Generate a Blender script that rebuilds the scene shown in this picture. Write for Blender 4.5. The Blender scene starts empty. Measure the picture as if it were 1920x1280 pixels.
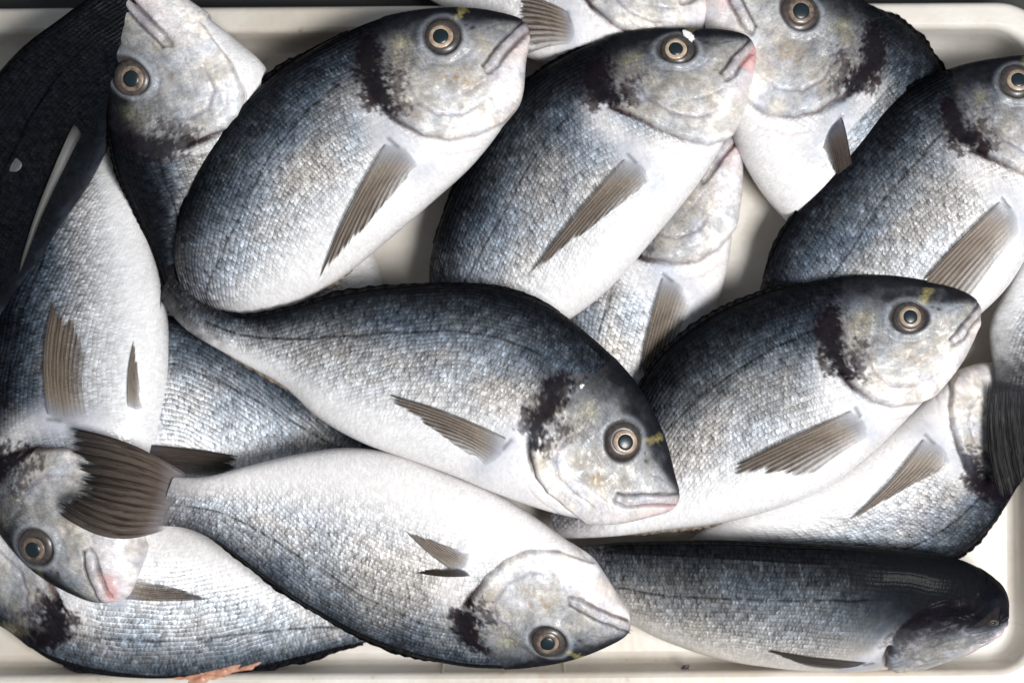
import bpy, math, random
import numpy as np

# ------------------------------------------------------------------ camera, world, light, exposure
SC = bpy.context.scene
U = 0.0003            # one unit of the layout drawing (a photograph pixel on the crate floor) in metres
HC = 3600.0           # camera height above the crate floor, in layout units (1.08 m)

cam_d = bpy.data.cameras.new('camera')
cam = bpy.data.objects.new('camera', cam_d)
SC.collection.objects.link(cam)
cam.location = (0, 0, HC * U)
cam.rotation_euler = (0, 0, 0)
cam_d.sensor_width = 36.0
cam_d.lens = 36.0 * HC / 1920.0
cam_d.clip_start = 0.01
cam_d.clip_end = 50
cam_d.dof.use_dof = True
cam_d.dof.focus_distance = (HC - 235) * U
cam_d.dof.aperture_fstop = 5.0
SC.camera = cam

W = bpy.data.worlds.new('World'); SC.world = W; W.use_nodes = True
bg = W.node_tree.nodes['Background']
bg.inputs[0].default_value = (0.82, 0.90, 1.0, 1)
bg.inputs[1].default_value = 0.23

def area(name, loc, target, size, size_y, energy, color):
    d = bpy.data.lights.new(name, 'AREA'); d.shape = 'RECTANGLE'
    d.size = size; d.size_y = size_y; d.energy = energy; d.color = color
    o = bpy.data.objects.new(name, d); SC.collection.objects.link(o)
    o.location = loc
    dx, dy, dz = [target[i] - loc[i] for i in range(3)]
    import mathutils
    o.rotation_euler = mathutils.Vector((dx, dy, dz)).to_track_quat('-Z', 'Y').to_euler()
    return o
area('overhead_softbox', (0.52, -0.30, 1.40), (0.0, 0.0, 0.03), 0.50, 0.45, 31.0, (1.0, 0.985, 0.965))  # large unseen softbox added overhead as the key light

SC.view_settings.view_transform = 'Standard'
SC.view_settings.look = 'None'
SC.view_settings.exposure = 0.0
SC.view_settings.gamma = 1.0
SC.view_settings.use_curve_mapping = False

# ------------------------------------------------------------------ helpers
def link(o, parent=None):
    SC.collection.objects.link(o)
    if parent is not None: o.parent = parent
    return o

def tag(o, label=None, cat=None, group=None, kind=None):
    if label: o['label'] = label
    if cat: o['category'] = cat
    if group: o['group'] = group
    if kind: o['kind'] = kind
    return o

def W3(px, py, z, zc=None):
    """layout drawing coordinates at height z -> metres (a body keeps one scale, that of its own height zc)"""
    f = (HC - (z if zc is None else zc)) / HC
    return np.stack([(px - 960) * f * U, (640 - py) * f * U, z * U + 0 * px], -1)

def mesh_obj(name, verts, quads, mat, parent=None, smooth=True, uv=None, cols=None, floats=None, origin=None):
    verts = np.asarray(verts, float)
    if origin is not None: verts = verts - np.asarray(origin)
    me = bpy.data.meshes.new(name)
    quads = np.asarray(quads, np.int32)
    k = quads.shape[1]
    me.vertices.add(len(verts)); me.vertices.foreach_set('co', verts.astype(np.float32).ravel())
    me.loops.add(quads.size); me.loops.foreach_set('vertex_index', quads.ravel())
    me.polygons.add(len(quads))
    me.polygons.foreach_set('loop_start', np.arange(len(quads), dtype=np.int32) * k)
    me.update(calc_edges=True)
    me.polygons.foreach_set('use_smooth', np.full(len(quads), smooth))
    if uv is not None:
        l = me.uv_layers.new(name='UVMap'); l.data.foreach_set('uv', np.asarray(uv, np.float32)[quads.ravel()].ravel())
    if cols is not None:
        a = me.attributes.new('tint', 'FLOAT_COLOR', 'POINT')
        c = np.ones((len(verts), 4), np.float32); c[:, :3] = cols
        a.data.foreach_set('color', c.ravel())
    for k_, v_ in (floats or {}).items():
        a = me.attributes.new(k_, 'FLOAT', 'POINT'); a.data.foreach_set('value', np.asarray(v_, np.float32).ravel())
    me.validate(); me.materials.append(mat)
    o = bpy.data.objects.new(name, me)
    return link(o, parent)

def grid_quads(n, m, flip=False, closed_m=False):
    i, j = np.meshgrid(np.arange(n - 1), np.arange(m if closed_m else m - 1), indexing='ij')
    i = i.ravel(); j = j.ravel(); j2 = (j + 1) % m
    a, b, c, d = i * m + j, (i + 1) * m + j, (i + 1) * m + j2, i * m + j2
    q = np.stack([a, b, c, d], 1)
    return q[:, ::-1] if flip else q

def catmull(P, s):
    """P (n,k) control points, s in [0, n-1]"""
    P = np.asarray(P, float); n = len(P)
    E = np.vstack([2 * P[0] - P[1], P, 2 * P[-1] - P[-2]])
    s = np.clip(np.asarray(s, float), 0, n - 1 - 1e-9)
    i = s.astype(int); t = (s - i)[:, None]
    p0, p1, p2, p3 = E[i], E[i + 1], E[i + 2], E[i + 3]
    return 0.5 * ((2 * p1) + (-p0 + p2) * t + (2 * p0 - 5 * p1 + 4 * p2 - p3) * t ** 2 + (-p0 + 3 * p1 - 3 * p2 + p3) * t ** 3)

def vnoise(x, y, seed):
    r = np.random.RandomState(seed).rand(256, 256)
    xi = np.floor(x).astype(int); yi = np.floor(y).astype(int)
    fx = x - xi; fy = y - yi; fx = fx * fx * (3 - 2 * fx); fy = fy * fy * (3 - 2 * fy)
    g = lambda a, b: r[a % 256, b % 256]
    return (g(xi, yi) * (1 - fx) + g(xi + 1, yi) * fx) * (1 - fy) + (g(xi, yi + 1) * (1 - fx) + g(xi + 1, yi + 1) * fx) * fy

def fbm(x, y, seed, o=4):
    s = 0; a = 1; t = 0
    for k in range(o):
        s = s + a * vnoise(x * 2 ** k + 17.3 * k, y * 2 ** k + 5.1 * k, seed + k); t += a; a *= .55
    return s / t

def sstep(a, b, x):
    t = np.clip((x - a) / (b - a), 0, 1); return t * t * (3 - 2 * t)

def dist_poly(x, y, pts):
    """distance to a polyline and the fraction along it of the nearest point"""
    pts = np.asarray(pts, float); best = np.full(x.shape, 1e9); fr = np.zeros(x.shape); n = len(pts) - 1
    for k in range(n):
        ax, ay = pts[k]; bx, by = pts[k + 1]; dx, dy = bx - ax, by - ay; l2 = dx * dx + dy * dy + 1e-9
        t = np.clip(((x - ax) * dx + (y - ay) * dy) / l2, 0, 1)
        d = np.hypot(x - ax - t * dx, y - ay - t * dy)
        m = d < best; best = np.where(m, d, best); fr = np.where(m, (k + t) / n, fr)
    return best, fr

def inside(x, y, poly):
    r = np.zeros(x.shape, bool); n = len(poly)
    for k in range(n):
        x1, y1 = poly[k]; x2, y2 = poly[(k + 1) % n]
        if y1 == y2: continue
        c = ((y1 > y) != (y2 > y)) & (x < (x2 - x1) * (y - y1) / (y2 - y1) + x1)
        r ^= c
    return r

def tps(src, dst):
    """thin plate spline taking src landmarks to dst landmarks"""
    src = np.asarray(src, float); dst = np.asarray(dst, float); n = len(src)
    k = lambda r2: np.where(r2 > 0, r2 * np.log(r2 + 1e-12), 0)
    D2 = ((src[:, None] - src[None]) ** 2).sum(-1)
    A = np.zeros((n + 3, n + 3)); A[:n, :n] = k(D2) + np.eye(n) * 800; A[:n, n] = 1; A[:n, n + 1:] = src; A[n:, :n] = A[:n, n:].T
    B = np.zeros((n + 3, 2)); B[:n] = dst
    w = np.linalg.solve(A, B)
    def f(x, y):
        o = [w[n, c] + w[n + 1, c] * x + w[n + 2, c] * y for c in (0, 1)]
        for i in range(n):
            q = k((x - src[i, 0]) ** 2 + (y - src[i, 1]) ** 2)
            o[0] = o[0] + w[i, 0] * q; o[1] = o[1] + w[i, 1] * q
        return o[0], o[1]
    return f

# ------------------------------------------------------------------ materials
def new_mat(name):
    m = bpy.data.materials.new(name); m.use_nodes = True
    nt = m.node_tree; b = nt.nodes['Principled BSDF']
    return m, nt, b

def N(nt, typ, **kw):
    n = nt.nodes.new(typ)
    for k, v in kw.items():
        if k == 'inp':
            for a, c in v.items(): n.inputs[a].default_value = c
        else: setattr(n, k, v)
    return n

def math_n(nt, op, a, b=None, c=None, clamp=False):
    n = nt.nodes.new('ShaderNodeMath'); n.operation = op; n.use_clamp = clamp
    for i, x in enumerate((a, b, c)):
        if x is None: continue
        if isinstance(x, (int, float)): n.inputs[i].default_value = x
        else: nt.links.new(x, n.inputs[i])
    return n.outputs[0]

def mixc(nt, fac, a, b, mode='MIX'):
    n = nt.nodes.new('ShaderNodeMix'); n.data_type = 'RGBA'; n.blend_type = mode
    for s, x in ((n.inputs[0], fac), (n.inputs[6], a), (n.inputs[7], b)):
        if isinstance(x, (int, float)): s.default_value = x
        elif isinstance(x, tuple): s.default_value = x
        else: nt.links.new(x, s)
    return n.outputs[2]

def make_skin():
    m, nt, b = new_mat('fish_skin'); L = nt.links.new
    tint = N(nt, 'ShaderNodeAttribute', attribute_name='tint').outputs['Color']
    scaly = N(nt, 'ShaderNodeAttribute', attribute_name='scaly').outputs['Fac']
    speck = N(nt, 'ShaderNodeAttribute', attribute_name='speck').outputs['Fac']
    uv = N(nt, 'ShaderNodeUVMap', uv_map='UVMap').outputs[0]
    oi = N(nt, 'ShaderNodeObjectInfo').outputs['Random']
    # slight wander so that the scale rows are not ruler straight
    wn = N(nt, 'ShaderNodeTexNoise', inp={'Scale': 0.012, 'Detail': 2.0}); L(uv, wn.inputs['Vector'])
    wv = N(nt, 'ShaderNodeVectorMath', operation='MULTIPLY_ADD'); L(wn.outputs['Color'], wv.inputs[0]); wv.inputs[1].default_value = (30, 24, 0); L(uv, wv.inputs[2])
    def vor(sx, sy, rnd, off):
        mp = N(nt, 'ShaderNodeMapping'); mp.inputs['Scale'].default_value = (sx, sy, 1); mp.inputs['Location'].default_value = (off, off * .7, 0)
        L(wv.outputs[0], mp.inputs['Vector'])
        v = N(nt, 'ShaderNodeTexVoronoi', voronoi_dimensions='2D', inp={'Scale': 1.0, 'Randomness': rnd}); L(mp.outputs[0], v.inputs['Vector'])
        sub = N(nt, 'ShaderNodeVectorMath', operation='SUBTRACT'); L(mp.outputs[0], sub.inputs[0]); L(v.outputs['Position'], sub.inputs[1])
        sp = N(nt, 'ShaderNodeSeparateXYZ'); L(sub.outputs[0], sp.inputs[0])
        sc = N(nt, 'ShaderNodeSeparateColor'); L(v.outputs['Color'], sc.inputs[0])
        return sp.outputs[0], sc.outputs[0], sc.outputs[1]
    sw = N(nt, 'ShaderNodeSeparateXYZ'); L(wv.outputs[0], sw.inputs[0])
    vy = math_n(nt, 'DIVIDE', sw.outputs[1], 9.0)
    row = math_n(nt, 'FLOOR', vy)
    fy = math_n(nt, 'SUBTRACT', math_n(nt, 'SUBTRACT', vy, row), .5)
    ux = math_n(nt, 'DIVIDE', sw.outputs[0], 6.8)
    ux = math_n(nt, 'ADD', ux, math_n(nt, 'MULTIPLY', math_n(nt, 'FLOORED_MODULO', row, 2.0), .5))
    ux = math_n(nt, 'ADD', ux, math_n(nt, 'MULTIPLY', math_n(nt, 'MULTIPLY', fy, fy), 1.9))
    colx = math_n(nt, 'FLOOR', ux); fxx = math_n(nt, 'SUBTRACT', ux, colx)
    idv = N(nt, 'ShaderNodeCombineXYZ'); L(colx, idv.inputs[0]); L(row, idv.inputs[1])
    wnz = N(nt, 'ShaderNodeTexWhiteNoise', noise_dimensions='2D'); L(idv.outputs[0], wnz.inputs['Vector'])
    wsep = N(nt, 'ShaderNodeSeparateColor'); L(wnz.outputs['Color'], wsep.inputs[0])
    r1, r2 = wsep.outputs[0], wsep.outputs[1]
    rx = math_n(nt, 'SUBTRACT', fxx, .5)
    qx, q1, q2 = vor(1 / 5.0, 1 / 7.0, 1.0, 71.0)
    # broken streaks across the body
    mp = N(nt, 'ShaderNodeMapping'); mp.inputs['Scale'].default_value = (1 / 5.5, 1 / 19.0, 1); L(uv, mp.inputs['Vector'])
    st = N(nt, 'ShaderNodeTexNoise', inp={'Scale': 1.0, 'Detail': 3.0, 'Roughness': .6}); L(mp.outputs[0], st.inputs['Vector'])
    big = N(nt, 'ShaderNodeTexNoise', inp={'Scale': 0.02, 'Detail': 4.0, 'Roughness': .6}); L(uv, big.inputs['Vector'])
    # per-scale value
    val = math_n(nt, 'MULTIPLY_ADD', r1, 0.60, 0.50)
    val = math_n(nt, 'ADD', val, math_n(nt, 'MULTIPLY', math_n(nt, 'SUBTRACT', st.outputs[0], .5), 2.3))
    # dark root, bright free rim, dark corners between neighbours
    prof = math_n(nt, 'MULTIPLY', math_n(nt, 'SUBTRACT', fxx, .42), .75)
    gap_ = math_n(nt, 'MULTIPLY', math_n(nt, 'SUBTRACT', math_n(nt, 'ABSOLUTE', fy), .34, clamp=True), -1.6)
    val = math_n(nt, 'ADD', val, math_n(nt, 'ADD', prof, gap_))
    val = math_n(nt, 'MAXIMUM', val, 0.12)
    fine = math_n(nt, 'MULTIPLY_ADD', q1, 0.55, 0.72)
    fac = math_n(nt, 'MULTIPLY', scaly, 0.85)
    one = math_n(nt, 'ADD', math_n(nt, 'MULTIPLY', val, fac), math_n(nt, 'SUBTRACT', 1.0, fac))
    one = math_n(nt, 'MULTIPLY', one, math_n(nt, 'ADD', math_n(nt, 'MULTIPLY', fine, math_n(nt, 'MULTIPLY_ADD', scaly, .5, .18)), math_n(nt, 'SUBTRACT', 0.82, math_n(nt, 'MULTIPLY', scaly, .5))))
    sk = N(nt, 'ShaderNodeTexNoise', inp={'Scale': .23, 'Detail': 3.0, 'Roughness': .75}); L(uv, sk.inputs['Vector'])
    skv = math_n(nt, 'MULTIPLY', math_n(nt, 'SUBTRACT', sk.outputs[0], .5), math_n(nt, 'MULTIPLY_ADD', speck, 1.05, .2))
    one = math_n(nt, 'MULTIPLY', one, math_n(nt, 'ADD', 1.0, skv))
    cc = N(nt, 'ShaderNodeCombineColor')
    for i in range(3): L(one, cc.inputs[i])
    col = mixc(nt, 1.0, tint, cc.outputs[0], 'MULTIPLY')
    # silver scales among dark ones, with specular glints painted into their colour
    lum = N(nt, 'ShaderNodeRGBToBW'); L(tint, lum.inputs[0])
    gl = math_n(nt, 'MULTIPLY', math_n(nt, 'MULTIPLY', math_n(nt, 'GREATER_THAN', r2, .55), math_n(nt, 'GREATER_THAN', st.outputs[0], .53)), math_n(nt, 'MULTIPLY', math_n(nt, 'MULTIPLY', scaly, .6), math_n(nt, 'MULTIPLY_ADD', big.outputs[0], 2.2, -.6, clamp=True)))
    gl = math_n(nt, 'MULTIPLY', gl, math_n(nt, 'MULTIPLY_ADD', lum.outputs[0], 28.0, .05, clamp=True))
    glc = mixc(nt, 1.0, col, (1.7, 1.85, 2.0, 1), 'MULTIPLY')
    gl = math_n(nt, 'MULTIPLY', gl, math_n(nt, 'MULTIPLY_ADD', lum.outputs[0], 28.0, .05, clamp=True))
    glc = mixc(nt, 1.0, glc, (.07, .085, .10, 1), 'ADD')
    col = mixc(nt, gl, col, glc)
    L(col, b.inputs['Base Color'])
    b.inputs['Metallic'].default_value = 0.0
    rg = math_n(nt, 'MULTIPLY_ADD', q2, .25, .34)
    L(rg, b.inputs['Roughness'])
    L(math_n(nt, 'MULTIPLY_ADD', lum.outputs[0], .6, .015, clamp=True), b.inputs['Specular IOR Level'])
    L(math_n(nt, 'MULTIPLY_ADD', lum.outputs[0], .5, .02, clamp=True), b.inputs['Coat Weight']); b.inputs['Coat Roughness'].default_value = .09
    b.inputs['Subsurface Weight'].default_value = 0.0
    # shingled scale relief
    h = math_n(nt, 'ADD', math_n(nt, 'MULTIPLY', rx, 1.0), math_n(nt, 'MULTIPLY', r1, .6))
    h = math_n(nt, 'MULTIPLY', h, scaly)
    h = math_n(nt, 'ADD', h, math_n(nt, 'MULTIPLY', q1, .12))
    h = math_n(nt, 'ADD', h, math_n(nt, 'MULTIPLY', st.outputs[0], .25))
    bp = N(nt, 'ShaderNodeBump', inp={'Strength': .75, 'Distance': 0.0008}); L(h, bp.inputs['Height'])
    L(bp.outputs[0], b.inputs['Normal']); L(bp.outputs[0], b.inputs['Coat Normal'])
    return m
SKIN = make_skin()

def make_fin(name, c_base, c_mid, c_tip, nray, opa, fade=True):
    m, nt, b = new_mat(name); L = nt.links.new
    uv = N(nt, 'ShaderNodeUVMap', uv_map='UVMap').outputs[0]
    sp = N(nt, 'ShaderNodeSeparateXYZ'); L(uv, sp.inputs[0])
    s, t = sp.outputs[0], sp.outputs[1]
    ns = N(nt, 'ShaderNodeTexNoise', inp={'Scale': 1.0, 'Detail': 3.0}); mp = N(nt, 'ShaderNodeMapping'); mp.inputs['Scale'].default_value = (5, 45, 1); L(uv, mp.inputs['Vector']); L(mp.outputs[0], ns.inputs['Vector'])
    ray = math_n(nt, 'SINE', math_n(nt, 'ADD', math_n(nt, 'MULTIPLY', t, nray * 6.283), math_n(nt, 'MULTIPLY', ns.outputs[0], 5.0)))
    ray2 = math_n(nt, 'SINE', math_n(nt, 'MULTIPLY', t, nray * 6.283 * 2.37))
    ray = math_n(nt, 'MULTIPLY_ADD', ray2, .35, ray)
    rp = N(nt, 'ShaderNodeValToRGB'); e = rp.color_ramp.elements
    e[0].position = 0.02; e[0].color = c_base + (1,)
    e[1].position = 1.0; e[1].color = c_tip + (1,)
    a = e.new(.16); a.color = tuple(.5 * (x + y) for x, y in zip(c_base, c_mid)) + (1,)
    a = e.new(.26); a.color = c_mid + (1,)
    L(s, rp.inputs[0])
    dark = mixc(nt, 1.0, rp.outputs[0], (.24, .20, .18, 1), 'MULTIPLY')
    f = math_n(nt, 'MULTIPLY_ADD', ray, .55, math_n(nt, 'MULTIPLY_ADD', ns.outputs[0], 1.4, -.35), clamp=True)
    f = math_n(nt, 'MULTIPLY', f, math_n(nt, 'MULTIPLY_ADD', s, 3.0, -.3, clamp=True))
    col = mixc(nt, f, rp.outputs[0], dark)
    # darker leading edge
    le = math_n(nt, 'SUBTRACT', 1.0, math_n(nt, 'MULTIPLY', t, 9.0), clamp=True)
    col = mixc(nt, math_n(nt, 'MULTIPLY', le, .75), col, (.02, .017, .017, 1))
    L(col, b.inputs['Base Color']); b.inputs['Roughness'].default_value = .5
    al = math_n(nt, 'MULTIPLY_ADD', f, .5, opa, clamp=True)
    fz = N(nt, 'ShaderNodeTexNoise', inp={'Scale': 1.0, 'Detail': 2.0}); mf = N(nt, 'ShaderNodeMapping'); mf.inputs['Scale'].default_value = (1.5, 24, 1); L(uv, mf.inputs['Vector']); L(mf.outputs[0], fz.inputs['Vector'])
    fr_ = math_n(nt, 'SUBTRACT', math_n(nt, 'MULTIPLY', math_n(nt, 'SUBTRACT', 1.0, s), 5.0), math_n(nt, 'MULTIPLY_ADD', fz.outputs[0], 1.7, -.65))
    al = math_n(nt, 'MULTIPLY', al, math_n(nt, 'MULTIPLY', fr_, 5.0, clamp=True))
    if not fade: al = math_n(nt, 'MULTIPLY', al, math_n(nt, 'MULTIPLY', s, 9.0, clamp=True))
    if fade:
        al = math_n(nt, 'MULTIPLY', al, math_n(nt, 'MAXIMUM', math_n(nt, 'MULTIPLY', s, 7.0, clamp=True), math_n(nt, 'MULTIPLY', le, 1.3, clamp=True)))
        al = math_n(nt, 'MULTIPLY', al, math_n(nt, 'SUBTRACT', 1.0, math_n(nt, 'MULTIPLY', math_n(nt, 'MULTIPLY_ADD', t, 2.2, -1.2, clamp=True), .75)))
    b.inputs['Specular IOR Level'].default_value = .22
    L(al, b.inputs['Alpha'])
    bp = N(nt, 'ShaderNodeBump', inp={'Strength': .6, 'Distance': 0.0006}); L(ray, bp.inputs['Height']); L(bp.outputs[0], b.inputs['Normal'])
    return m
FIN = make_fin('pectoral_fin_membrane', (.36, .39, .46), (.33, .26, .195), (.20, .165, .135), 10, .38)
FIN_D = make_fin('dark_fin_membrane', (.12, .13, .17), (.10, .08, .07), (.06, .05, .045), 13, .8)
FIN_P = make_fin('pale_fin_membrane', (.42, .45, .52), (.44, .37, .30), (.30, .25, .21), 10, .42)
FIN_G = make_fin('grey_fin_membrane', (.10, .10, .10), (.20, .20, .195), (.08, .08, .08), .6, .95, True)
FIN_T = make_fin('tail_fin_membrane', (.26, .24, .25), (.13, .10, .082), (.008, .007, .007), 14, .86, False)
FIN_B = make_fin('black_back_fin', (.012, .012, .014), (.010, .010, .012), (.006, .006, .007), 15, 1.2, False)
for n_ in FIN_B.node_tree.nodes:
    if n_.type == 'BSDF_PRINCIPLED': n_.inputs['Specular IOR Level'].default_value = .03; n_.inputs['Roughness'].default_value = .8
FIN_K = make_fin('black_fin_membrane', (.02, .02, .024), (.012, .012, .014), (.008, .008, .009), 15, .95, False)

def simple(name, col, rough=.3, coat=0.5, noise=0.0, nscale=600.0, col2=None, metal=0.0, vary=False):
    m, nt, b = new_mat(name)
    b.inputs['Roughness'].default_value = rough; b.inputs['Coat Weight'].default_value = coat; b.inputs['Coat Roughness'].default_value = .05
    b.inputs['Metallic'].default_value = metal
    tc = N(nt, 'ShaderNodeTexCoord'); n = N(nt, 'ShaderNodeTexNoise', inp={'Scale': nscale, 'Detail': 3.0}); nt.links.new(tc.outputs['Object'], n.inputs['Vector'])
    c2 = col2 or tuple(x * .6 for x in col)
    f = math_n(nt, 'MULTIPLY', math_n(nt, 'MULTIPLY_ADD', n.outputs[0], 2.4, -.7, clamp=True), 1.0 if (noise or col2) else .5)
    oi = N(nt, 'ShaderNodeObjectInfo').outputs['Random']; k = math_n(nt, 'MULTIPLY_ADD', oi, .6, .7)
    kc = N(nt, 'ShaderNodeCombineColor')
    L_ = nt.links.new; L_(k, kc.inputs[0]); L_(k, kc.inputs[1]); L_(math_n(nt, 'MULTIPLY', k, .97), kc.inputs[2])
    L_(mixc(nt, 1.0 if vary else 0.0, mixc(nt, f, col + (1,), c2 + (1,)), kc.outputs[0], 'MULTIPLY'), b.inputs['Base Color'])
    return m
EYE_RIM = simple('eye_rim_skin', (.028, .025, .026), .38, .2, col2=(.075, .062, .055), nscale=500)
IRIS = simple('brass_iris', (.46, .37, .28), .40, .25, vary=True, col2=(.24, .16, .115), nscale=300)
IRIS_D = simple('dark_iris', (.24, .18, .135), .40, .25, vary=True, col2=(.05, .03, .025), nscale=300)
PUPIL = simple('pupil', (.006, .016, .022), .35, .12)
FLESH = simple('torn_flesh', (.36, .15, .09), .5, .1, col2=(.50, .28, .19), nscale=320)
FOAM = simple('white_foam', (.85, .85, .85), .6, 0)
SCALE_M = simple('loose_scale', (.07, .07, .085), .45, 0)

def make_crate_mat():
    m, nt, b = new_mat('crate_foam'); L = nt.links.new
    tc = N(nt, 'ShaderNodeTexCoord').outputs['Object']
    def nz(s, d=4.0, r=.6):
        n = N(nt, 'ShaderNodeTexNoise', inp={'Scale': s, 'Detail': d, 'Roughness': r}); L(tc, n.inputs['Vector']); return n.outputs[0]
    col = mixc(nt, math_n(nt, 'MULTIPLY_ADD', nz(14), 3.2, -1.1, clamp=True), (.68, .65, .605, 1), (.52, .47, .40, 1))
    st = math_n(nt, 'MULTIPLY_ADD', nz(5.5, 6.0, .62), 6.0, -3.45, clamp=True)
    col = mixc(nt, math_n(nt, 'MULTIPLY', st, .7), col, (.45, .31, .19, 1))
    ms = N(nt, 'ShaderNodeMapping'); ms.inputs['Scale'].default_value = (14, 160, 30); ms.inputs['Rotation'].default_value = (0, 0, .5); L(tc, ms.inputs['Vector'])
    sn = N(nt, 'ShaderNodeTexNoise', inp={'Scale': 1.0, 'Detail': 3.0}); L(ms.outputs[0], sn.inputs['Vector'])
    col = mixc(nt, math_n(nt, 'MULTIPLY', math_n(nt, 'MULTIPLY_ADD', sn.outputs[0], 9.0, -5.7, clamp=True), .35), col, (.36, .30, .24, 1))
    col = mixc(nt, math_n(nt, 'MULTIPLY', math_n(nt, 'MULTIPLY_ADD', nz(32, 5.0, .7), 8.0, -5.0, clamp=True), .40), col, (.42, .22, .15, 1))
    vo = N(nt, 'ShaderNodeTexVoronoi', inp={'Scale': 260.0}); L(tc, vo.inputs['Vector'])
    sp = math_n(nt, 'MULTIPLY_ADD', nz(120, 2), 12.0, -8.3, clamp=True)
    col = mixc(nt, math_n(nt, 'MULTIPLY', sp, .45), col, (.25, .17, .12, 1))
    L(col, b.inputs['Base Color']); b.inputs['Roughness'].default_value = .42
    bp = N(nt, 'ShaderNodeBump', inp={'Strength': .18, 'Distance': 0.0006}); L(vo.outputs['Distance'], bp.inputs['Height']); L(bp.outputs[0], b.inputs['Normal'])
    return m
CRATE = make_crate_mat()
GROUND = simple('dark_ground', (.012, .012, .014), .6, 0.1, col2=(.022, .02, .02), nscale=20)

# ------------------------------------------------------------------ the crate and the ground under it
CX0, CX1, CY0, CY1 = -190.0, 1885.0, 98.0, 1222.0       # floor rectangle in layout units
def crate():
    prof = [(0, 0, 0), (8, 2, .25), (15, 9, .6), (20, 30, 1), (25, 66, 1), (27, 73, 1), (31, 78, 1), (36, 80, 1), (37, 80, 1), (62, 81, 1), (67, 80, 1), (72, 76, 1), (75, 66, 1), (70, -30, 1)]
    root = bpy.data.objects.new('fish_crate', None); link(root)
    ox, oy = (0.5 * (CX0 + CX1) - 960) * U, (640 - 0.5 * (CY0 + CY1)) * U
    root.location = (ox, oy, 0)
    root.rotation_euler = (0, 0, math.radians(.35))
    tag(root, 'off-white foam box with raised rim, the crate all the fish lie in', 'crate')
    rad = 46.0; per = []
    cor = [(CX1, CY1, 0), (CX0, CY1, 1), (CX0, CY0, 2), (CX1, CY0, 3)]
    rings = []
    for off, z, _ in prof:
        ring = []
        for cx, cy, q in cor:
            sx = 1 if q in (0, 3) else -1; sy = 1 if q in (0, 1) else -1
            r = rad + off * .8
            ccx = cx + sx * off - sx * r; ccy = cy + sy * off - sy * r
            for k in range(13):
                a = (q + k / 12.0) * math.pi / 2
                ring.append(((ccx + r * math.cos(a) - 960) * U, (640 - (ccy + r * math.sin(a))) * U, z * U))
        rings.append(ring)
    R = np.array(rings); n, m, _ = R.shape
    # inner wall up to the rim and rim as two parts, floor as a third
    def part(name, i0, i1, mat=CRATE):
        V = R[i0:i1].reshape(-1, 3)
        return mesh_obj(name, V, grid_quads(i1 - i0, m, True, True), mat, root, origin=(ox, oy, 0))
    w = part('wall', 0, 8); r = part('rim', 7, n)
    inner = R[0]; c = inner.mean(0)
    V = np.vstack([inner * [1, 1, 1], c[None]])
    F = [(k, (k + 1) % m, m) for k in range(m)]
    mesh_obj('floor_panel', V, F, CRATE, root, smooth=False, origin=(ox, oy, 0))
    # moulded grooves and a mould seam in the near wall
    for x in (828.0, 1052.0):
        vs = []
        for k in range(7):
            t = k / 6.0; zz = 12 + t * 62
            offw = np.interp(zz, [p[1] for p in prof[:8]], [p[0] for p in prof[:8]])
            for dx, dn in ((-3.5, -1.0), (0, 3.0), (3.5, -1.0)):
                vs.append(((x + dx - 960) * U, (640 - (CY1 + offw - dn)) * U, zz * U))
        mesh_obj('wall_rib', vs, grid_quads(7, 3, True), CRATE, w)
        bpy.context.view_layer.update()
        bpy.data.objects[-1] if False else None
    return root, w
croot, cwall = crate()
for o in SC.collection.objects:
    if o.name.startswith('wall_rib'):
        me = o.data
        co = np.zeros(len(me.vertices) * 3, np.float32); me.vertices.foreach_get('co', co)
        co = co.reshape(-1, 3) - np.array([croot.location.x, croot.location.y, 0], np.float32)
        me.vertices.foreach_set('co', co.ravel())

g = mesh_obj('ground', [(-4, -4, -.01), (4, -4, -.01), (4, 4, -.01), (-4, 4, -.01)], [(0, 1, 2, 3)], GROUND, smooth=False)
tag(g, kind='structure')

# ------------------------------------------------------------------ the head drawing shared by all fish
CAN = {'S': (991, 52), 'E': (832, 78), 'M': (912, 138), 'T': (690, 98), 'G': (751, 235), 'K': (895, 262)}
OP = [(712, 40), (682, 80), (668, 120), (672, 155), (692, 188), (724, 212), (751, 235), (798, 262), (842, 270), (895, 262), (945, 236), (985, 190)]
HEADPOLY = OP + [(1150, 180), (1150, -150), (712, -150)]

def similarity(S, E, mirror):
    s0 = complex(*CAN['S']); e0 = complex(*CAN['E']) - s0
    if mirror: e0 = e0.conjugate()
    a = (complex(*E) - complex(*S)) / e0
    out = {}
    for k, p in CAN.items():
        z = complex(*p) - s0
        if mirror: z = z.conjugate()
        z = complex(*S) + a * z
        out[k] = (z.real, z.imag)
    return out, abs(a)

STOPS = np.array([-1.01, -.62, -.38, -.12, .12, .33, .52, .70, .86, 1.01])
COLS = np.array([(.78, .76, .76), (.78, .775, .785), (.72, .72, .735), (.54, .545, .56), (.365, .375, .395), (.205, .22, .245), (.080, .096, .118), (.028, .034, .044), (.009, .011, .015), (.005, .006, .008)])

class Fish: pass
FISH = {}

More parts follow.
